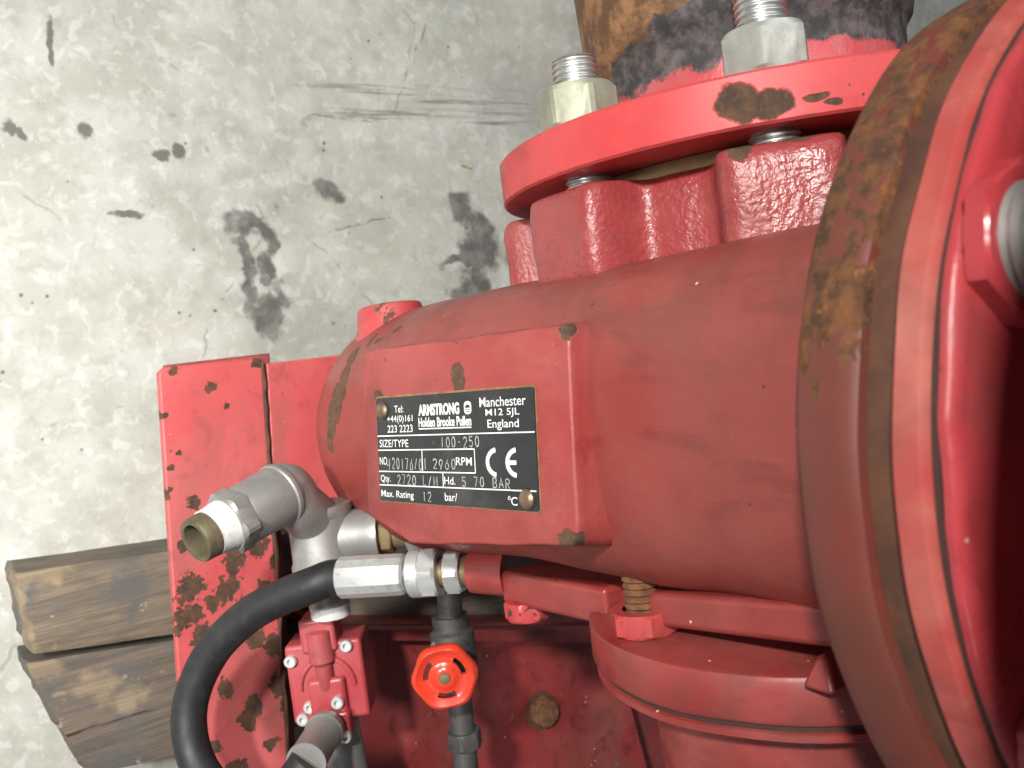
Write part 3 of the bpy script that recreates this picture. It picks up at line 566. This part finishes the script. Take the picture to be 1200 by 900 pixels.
# upper nozzle: eight studded lobes round a core
NY, NZ = 72.0, -62.5                                                # axis of the upper nozzle
def lobed():
    n = 360; vs = []; fs = []; rows = [(-84, -60, 0), (-84.2, -0.6, 0), (-85, 0, 0), (-90, 0, 0), (-96, 0, 0), (-105, 0, 0), (-121, 0, 0), (-126, -0.5, 0), (-129, -2.0, 0), (-130.4, -5, 0), (-130.6, -36, 1)]
    def sdf(y, z):
        d = math.hypot(y, z) - 120.0
        for q in range(8):
            a = math.pi + q * math.pi / 4; u = y * math.cos(a) + z * math.sin(a) - 121.0; v = -y * math.sin(a) + z * math.cos(a)
            if u < -60: continue
            qx, qy = abs(u) - 31.0 + 9, abs(v) - 28.0 + 9
            b = math.hypot(max(qx, 0), max(qy, 0)) + min(max(qx, qy), 0) - 9; h = max(9 - abs(d - b), 0) / 9; d = min(d, b) - h * h * 9 * 0.25
        return d
    def rad(th):
        lo, hi = 100.0, 175.0; c_, s_ = math.cos(th), math.sin(th)
        for r_ in range(174, 100, -2):                          # outermost crossing
            if sdf(r_ * c_, r_ * s_) <= 0: lo, hi = r_, r_ + 2; break
        for _ in range(12):
            m = (lo + hi) / 2
            if sdf(m * c_, m * s_) <= 0: lo = m
            else: hi = m
        return lo
    RD = [rad(2 * math.pi * i / n) for i in range(n)]
    for x, g, _ in rows:
        for i in range(n):
            th = 2 * math.pi * i / n; r = RD[i] + g; p = Vector((x, NY + r * math.cos(th), NZ + r * math.sin(th)))
            vs.append(p + Vector((0, math.cos(th), math.sin(th))) * (noise.noise(p * 0.06) * 1.2 + noise.noise(p * 0.2) * 0.45))
    for j in range(len(rows) - 1):
        for i in range(n): fs.append((j * n + i, j * n + (i + 1) % n, (j + 1) * n + (i + 1) % n, (j + 1) * n + i))
    fs.append(tuple(range((len(rows) - 1) * n, len(rows) * n)))
    return link('nozzle_block', vs, fs, M_BOSS, pump, sharp=50)
lobed()
lathe('nozzle_neck', (0, 40, -62), (-1, 0, 0), [(0, 80), (60, 90)], M_BODY, pump, n=64)
lathe('gasket', (-130, NY, NZ), (-1, 0, 0), [(0, 111), (7.4, 111), (7.4, 60)], M_GASK, pump, n=96)

# big bolted rings at the top of the casing
BC = (-3, -5)
def ringpart(name, prof, mat, n=160, wob=0.8): return lathe(name, (BC[0], BC[1], 0), (0, 0, 1), prof, mat, pump, n=n, wob=wob, sharp=40, caps=False)
ringpart('rusty_ring', [(138.5, 102), (138.5, 152), (139.5, 154.5), (142, 156), (150, 156.3), (157, 156), (159.4, 154.6), (160, 152), (160, 148)], M_RUSTRING, wob=1.2)
ringpart('groove', [(160, 148), (160, 151.5), (168.2, 151.5), (168.2, 148)], M_GROOVE, wob=0.6)
ringpart('upper_ring', [(168, 148), (168, 152), (168.8, 154), (170.4, 155.4), (177, 155), (178.6, 153), (178.8, 148)], M_RING, wob=1.0)
ringpart('seam', [(178.6, 148), (178.6, 152.2), (180.4, 152.2), (180.4, 148)], M_DGASK, wob=0.4)
def cover():
    n = 720; vs = []; fs = []
    rows = [(180.2, 136, 0), (180.2, 151.6, 0), (180.8, 153, 0), (182, 153.4, 0), (183.6, 152.8, 0), (184.7, 151, 0), (185, 148.6, 0), (185, 140, 0), (185.2, 130, 0), (185.2, 120, 0), (185.4, 110, 0), (185.4, 90, 0)]
    for z, r, pk in rows:
        for i in range(n):
            d = (i / 2.0 - 275.0); m = 0.0
            zz = z if not pk else 185 + (z - 185) * m
            th = R(i / 2.0); p = Vector((BC[0] + r * math.cos(th), BC[1] + r * math.sin(th), zz)); w = noise.noise(p * 0.03) * 1.2 + noise.noise(p * 0.1) * 0.4
            vs.append(p + Vector((math.cos(th) * w, math.sin(th) * w, noise.noise(p * 0.045 + Vector((4, 4, 4))) * 1.0)))
    for j in range(len(rows) - 1):
        for i in range(n): fs.append((j * n + i, j * n + (i + 1) % n, (j + 1) * n + (i + 1) % n, (j + 1) * n + i))
    return link('cover', vs, fs, M_COVER, pump, sharp=45)
cover()
for q in range(7):
    a = R(242 + 56 * q); p = (BC[0] + 136 * math.cos(a), BC[1] + 136 * math.sin(a), 184.6)
    if q in (0, 1, 5):
        nt = nut('cover_nut', p, (0, 0, 1), 38, 6.5, M_COVER, pump, 0.35 + q * 1.3, bore=15)
        thread('cover_stud', (p[0], p[1], 185), (0, 0, 1), 34, 15.4, M_GALV, pump, 3.5, 1.6)

# unseen motor stool and flange, added and sized to shade the cover
lathe('shade_flange_stool', (BC[0], BC[1], 185), (0, 0, 1), [(0, 108), (8, 104), (60, 104), (72, 112), (76, 125)], M_COVER, pump, n=96)
lathe('motor_shade_flange', (BC[0], BC[1], 261), (0, 0, 1), [(0, 60), (0, 243), (3, 246), (22, 246), (25, 243), (25, 60)], M_COVER, pump, n=120)

# lower side: webs, lugs and flange
lathe('lower_nozzle', (30, 0, 0), (1, 0, 0), [(0, 66), (55, 66)], M_BODY, pump, n=64)
lathe('lower_flange', (84, 0, 0), (1, 0, 0), [(0, 40), (0, 107), (0.8, 109), (2.5, 110), (18.5, 110), (20.4, 109), (21, 106), (21, 40)], M_LUG, pump, n=120, wob=0.5)
slab('lug', [(75, -81, -160), (71, -80, -61), (71, 20, -61), (75, 20, -160)], -20, M_LUG, pump, 3, seg=4, nrm=(1, 0, -0.06))
slab('lug', [(64.0, -88, -19.5), (51.5, -88, 100), (51.5, 0, 100), (64.0, 0, -19.5)], -16.2, M_LUG, pump, 3, seg=4, nrm=(1, 0, 0.08))
slab('rib', [(74, -86, 75), (74, -86, 80), (86, -92, 86), (86, -92, 71)], 30, M_LUG, pump, 2, nrm=(0, -1, 0))
lathe('hose_port', (76.6, -85, -183), (0.05, 0.55, 0.83), [(0, 9), (0, 14), (10, 14.5), (24, 15)], M_LUG, pump, n=32)
thread('rusty_stud', (50, -86, -24), (1, 0, 0), 38, 8.5, M_RUSTTHREAD, pump, 3.2, 1.4)
nut('flange_nut', (72.5, -86, -24), (1, 0, 0), 30, 11, M_CHIPNUT, pump, 0.0)
nut('flange_nut', (92.0, -73, -146), (1, 0, 0), 25, 11, M_CHIPNUT, pump, 0.6)

# ------------------------------------------------------------------ pipe flange with its studs
pf = thing('pipe_flange', 'bright red round pipe flange with chipped rim and scorched rusty pipe stub', 'pipe flange', (-150, NY, NZ - 150))
lathe('flange_disc', (-137.8, NY, NZ), (-1, 0, 0), [(0, 66), (0, 149.4), (1.2, 150.6), (22.8, 150.6), (24, 149.4), (24, 66)], M_FLANGE, pf, n=180, wob=0.15)
lathe('pipe_stub', (-160.5, NY, NZ), (-1, 0, 0), [(0, 91), (7, 88.5), (12, 87), (30, 86.4), (41, 86.6), (45, 88), (49, 91), (56, 92.5), (80, 94), (150, 96), (270, 98)], M_PIPE, pf, n=128, wob=1.1)
for q in (0, 1):
    a = math.pi - q * math.pi / 4; c = (NY + 127.6 * math.cos(a), NZ + 127.6 * math.sin(a))
    thread('stud', (-128, c[0], c[1]), (-1, 0, 0), 70 if q == 0 else 92, 11.7, M_ZINC, pf, 3.0, 1.3)
    nut('nut', (-162.2, c[0], c[1]), (-1, 0, 0), 36, 21, M_NUTYEL if q == 0 else M_NUTZINC, pf, 0.2 if q == 0 else 0.62)

# ------------------------------------------------------------------ lower pipe
lp = thing('lower_pipe', 'red pipe neck with dark joint line bolted under the lower flange', 'pipe', (110, 0, -110))
lathe('joint_gasket', (105.2, 0, 0), (1, 0, 0), [(0, 60), (0, 106.5), (2.6, 106.5), (2.6, 60)], M_DGASK, lp, n=96)
lathe('neck_flange', (107.9, 0, 0), (1, 0, 0), [(0, 60), (0, 107.5), (0.6, 108.5), (3.4, 108.5), (5, 106), (8, 90), (12, 83), (60, 81), (250, 81)], M_LUG, lp, n=120, wob=0.6)

# ------------------------------------------------------------------ pressure pipework in front of the frame
fit = thing('pipe_fitting', 'grey galvanised elbow and tee with open brass end and white tape', 'pipe fitting', (57, -135, -330))
A0 = Vector((14, -141, -290)); A1 = Vector((33.0, -222, -262)); ad = (A1 - A0).normalized()
lathe('elbow_barrel', A0 + ad * 2, ad, [(20, 16), (22, 19.5), (24, 20), (25, 21.2), (27.5, 21.2), (28.5, 20), (58, 19), (60, 18), (60, 10)], M_GALV, fit, n=48, wob=0.3)
ob = Vector((40, -136.5, -297)); tube('elbow', [A0 + ad * 30, A0 + ad * 23, Vector((29, -155, -284)), Vector((38, -146, -291)), Vector((48, -137, -298))], [19.2, 18.8, 17.0, 17.5, 18.0], M_GALV, fit, n=32)
nut('hex_reducer', A0 + ad * 61, ad, 37, 12, M_GALV, fit, 0.2, bore=12)
lathe('thread_tape', A0 + ad * 73, ad, [(0, 16.5), (3, 16.2), (9, 15.2), (12, 15), (12, 12)], M_TAPE, fit, n=40, wob=1.0, caps=False)
lathe('brass_end', A0 + ad * 80, ad, [(0, 12), (0, 14.6), (14, 14.2), (15, 13.6), (15, 10.6), (12, 9.8), (4, 9.5), (-6, 9.5), (-6, 0)], M_BRASSD, fit, n=40, caps=False)
lathe('bore', A0 + ad * 75.2, ad, [(0, 9.3), (1, 9.3), (1, 0)], M_DARK, fit, n=24)  # dark disc standing in for the shade inside the open end
lathe('tee', (34, -136.5, -298), (1, 0.0, -0.03), [(0, 23), (3, 23.5), (7, 22.5), (8, 21.5), (38, 21), (41, 22.3), (46, 22.3), (48, 21), (48, 10)], M_GALV, fit, n=48, wob=0.4)
bd = Vector((0.03, 0.80, 0.60)); tb = Vector((58, -132, -299))
lathe('branch', tb, bd, [(0, 18), (30, 18), (33, 19), (38, 19), (38, 10)], M_GALV, fit, n=40)
nut('brass_nipple', tb + bd * 38.5, bd, 27, 8, M_BRASS, fit, 0.1)
lathe('nipple_thread', tb + bd * 40, bd, [(0, 11), (22, 11), (22, 5)], M_BRASS, fit, n=32)
nut('union_nut', tb + bd * 56, bd, 27, 12, M_GALV, fit, 0.4)
lathe('union_tail', tb + bd * 60, bd, [(0, 10.5), (60, 10.5)], M_GALV, fit, n=32)
lathe('spigot', (80, -136.5, -299.5), (1, 0, -0.03), [(0, 13), (24, 13), (24, 6)], M_GALV, fit, n=32)
lathe('thread_tape', (103.5, -136.5, -300.2), (1, 0, -0.03), [(0, 12), (1, 13.6), (9, 13.2), (10, 11)], M_TAPE, fit, n=32, wob=0.8)

# red actuator valve under the tee; its faces look up and forward like the handwheel's
Tv = Vector((0, -0.542, 0.840)); Uv = Vector((1, 0, 0)); Sv = Vector((0, 0.840, 0.542))          # outward, along the pipe, sideways
def TF(o, s, u, t): return Vector(o) + Sv * s + Uv * u + Tv * t
val = thing('pressure_valve', 'small red square bodied valve with socket screws below white tape', 'valve', (154, -143, -330))
VO = Vector((152, -143, -312))
def vbox(name, s0, s1, u0, u1, t0, t1, mat, parent, bevel=1.5):
    v = [TF(VO, s, u, t) for t in (t0, t1) for s, u in ((s0, u0), (s1, u0), (s1, u1), (s0, u1))]
    return link(name, v, [(0, 1, 2, 3), (4, 5, 6, 7), (0, 1, 5, 4), (1, 2, 6, 5), (2, 3, 7, 6), (3, 0, 4, 7)], mat, parent, bevel=bevel, seg=3)
vbox('neck', -13, 12, -38, -14, -24, 4, M_VALVE, val, 2.5)
vbox('body', -26, 28, -20, 36, -34, 0, M_VALVE, val, 2.5)
vbox('raised_face', -12, 14, 4, 38, 0, 6, M_VALVE, val, 4)
vbox('lower_lip', -14, 15, 27, 46, -10, 10, M_VALVE, val, 2.5)
lathe('spindle_cap', TF(VO, 0, -30, 2), (1, 0.02, 0.0), [(0, 5), (1, 8.5), (22, 9), (24, 7), (25, 6.2), (40, 5.6), (44, 4), (45, 0)], M_VALVE, val, n=32)
tube('half_ring', [TF(VO, 19 * math.cos(R(a)) + 1, 12 + 21 * math.sin(R(a)), 0.5) for a in range(180, 361, 15)], 2.0, M_VALVE, val, n=10)
for s, u, t in ((-22, -10, 0), (18, -16, 0), (-13, 24, 0), (8, 21, 6), (-19, 32, 0), (11, 44, 10)):
    sc = lathe('screw', TF(VO, s, u, t - 1), Tv, [(0, 4.4), (4, 4.4), (4.8, 3.6), (4.8, 2.2), (2.0, 2.0), (2.0, 0)], M_CRIMP, val, n=20)
lathe('outlet', TF(VO, 2, 38, -14), (1, 0.04, 0.02), [(0, 14), (60, 14), (70, 12)], M_GALV, val, n=32)

# handwheel valve
hw = thing('handwheel_valve', 'orange red handwheel valve with lobed rim on a dark pipe', 'valve', (156, -75, -330))
HO = Vector((156.5, -86, -240))
def wheel():
    n = 144; vs = []; fs = []; ns = 3
    def rad(th): return 22.2 + 0.85 * math.cos(6 * th + 0.5)
    slots = [(R(c - 27), R(c + 27)) for c in (-30, 90, 205)]
    def inslot(th): return any((th - a) % (2 * math.pi) < (b - a) for a, b in slots)
    rows = [(2.5, 4.5), (4.6, 4.6), (7.2, 3.6), (9.0, 2.2), (11.0, 1.8), (14.6, 1.8), (16.4, 3.0), (19.2, 4.6), (21.2, 3.6), (22.2, 0.4), (21.6, -3.4), (19.0, -5.0), (16.2, -3.4), (14.6, -1.8), (11.0, -1.8), (7.0, -3.5), (2.5, -3.5)]
    for r, t in rows:
        for i in range(n):
            th = 2 * math.pi * i / n; f = 1.0 if r < 15 else 1 + (rad(th) / 22.2 - 1) * (r - 15) / 7.2
            vs.append(TF(HO, r * f * math.cos(th), r * f * math.sin(th), t))
    top, bot = (4, 5), (13, 14)
    for j in range(len(rows) - 1):
        for i in range(n):
            th = 2 * math.pi * (i + .5) / n
            if j in (4, 13) and inslot(th): continue
            fs.append((j * n + i, j * n + (i + 1) % n, (j + 1) * n + (i + 1) % n, (j + 1) * n + i))
    for i in range(n):                                              # walls of the slots
        th = 2 * math.pi * (i + .5) / n; pv = 2 * math.pi * (i - .5) / n; i2 = (i + 1) % n
        if inslot(th):
            fs.append((4 * n + i, 4 * n + i2, 14 * n + i2, 14 * n + i)); fs.append((5 * n + i, 5 * n + i2, 13 * n + i2, 13 * n + i))
        if inslot(th) != inslot(pv): fs.append((4 * n + i, 5 * n + i, 13 * n + i, 14 * n + i))
    return link('handwheel', vs, fs, M_WHEEL, hw, sharp=50)
wheel()
lathe('spindle_nut', TF(HO, 0, 0, -3), Tv, [(0, 4.5), (7.5, 4.5), (8.2, 3.8), (8.6, 0)], M_BRASSD, hw, n=6, smooth=False)
lathe('spindle', TF(HO, 0, 0, -34), Tv, [(0, 5), (31, 4.5)], M_DSTEEL, hw, n=20)
lathe('bonnet', TF(HO, 0, 0, -50), Tv, [(0, 15), (8, 15), (10, 11), (24, 9), (26, 7)], M_DSTEEL, hw, n=24)
HP = TF(HO, 3, 0, -52)
tube('riser_pipe', [HP + Vector((-62, 2, 4)), HP + Vector((-40, 1, 2)), HP, HP + Vector((48, 0, -2)), HP + Vector((150, -3, -6))], 9.0, M_DSTEEL, hw, n=24)
lathe('valve_body', HP + Vector((-26, 0, 0)), (1, 0, 0), [(0, 9), (0, 13), (10, 13), (12, 16), (38, 16), (40, 13), (52, 13), (52, 9)], M_DSTEEL, hw, n=32)
nut('pipe_collar', HP + Vector((60, 0, -2)), (1, 0, 0), 23, 13, M_DSTEEL, hw, 0.2, bore=8.5)

# hose with crimped ends
hose = thing('hydraulic_hose', 'black rubber hose curving from a crimped silver ferrule to a grey fitting', 'hose', (90, -200, -390))
H0 = Vector((75.3, -146, -246.5)); H1 = Vector((76.6, -85, -183)); hd = (H1 - H0).normalized(); hl = (H1 - H0).length
hp = [H0 + hd * 18, H0, H0 - hd * 8, (77.5, -159.5, -257.3), (84.7, -176.9, -275.4), (95.7, -194.9, -294.7), (116.9, -214.6, -314.8), (144.1, -228.9, -326.2), (168.5, -234.8, -325.2), (192.2, -232.8, -315.6), (212.4, -221.1, -299.9), (211.7, -201.9, -280.4), (200.0, -188.5, -268.0), (189.7, -178.9, -264.3)]
tube('rubber_hose', hp, 11.6, M_RUBBER, hose, n=28)
lathe('ferrule', H0, hd, [(0, 11.8), (0.2, 13.0), (1.5, 13.4), (20, 13.4), (40, 13.2), (43, 12.6), (44.5, 11), (44.5, 7)], M_CRIMP, hose, n=14, sharp=20)
lathe('hose_tail', H0 + hd * 44, hd, [(0, 8), (8, 8)], M_ZINC, hose, n=24)
lathe('swivel_collar', H0 + hd * 47, hd, [(0, 9), (0, 14), (1, 15), (8, 15), (9, 14)], M_CRIMP, hose, n=32)
nut('swivel_nut', H0 + hd * 55.5, hd, 29, 11, M_CRIMP, hose, 0.3)
lathe('adaptor_neck', H0 + hd * 66, hd, [(0, 9), (8, 9)], M_BRASS, hose, n=24)
nut('adaptor_nut', H0 + hd * 71, hd, 25, 10, M_CRIMP, hose, 0.5)
lathe('adaptor_thread', H0 + hd * 80, hd, [(0, 9.5), (12, 9.5)], M_BRASS, hose, n=24)
G0 = Vector((186.5, -150.5, -300)); G1 = Vector((189.9, -180.0, -264.0)); gd = (G1 - G0).normalized()
lathe('lower_ferrule', G0, gd, [(-6, 9), (0, 12.5), (8, 13.5), (10, 12.2), (40, 12.4), (44, 13.2), (46, 13.2), (46, 11.0)], M_GALV, hose, n=36)
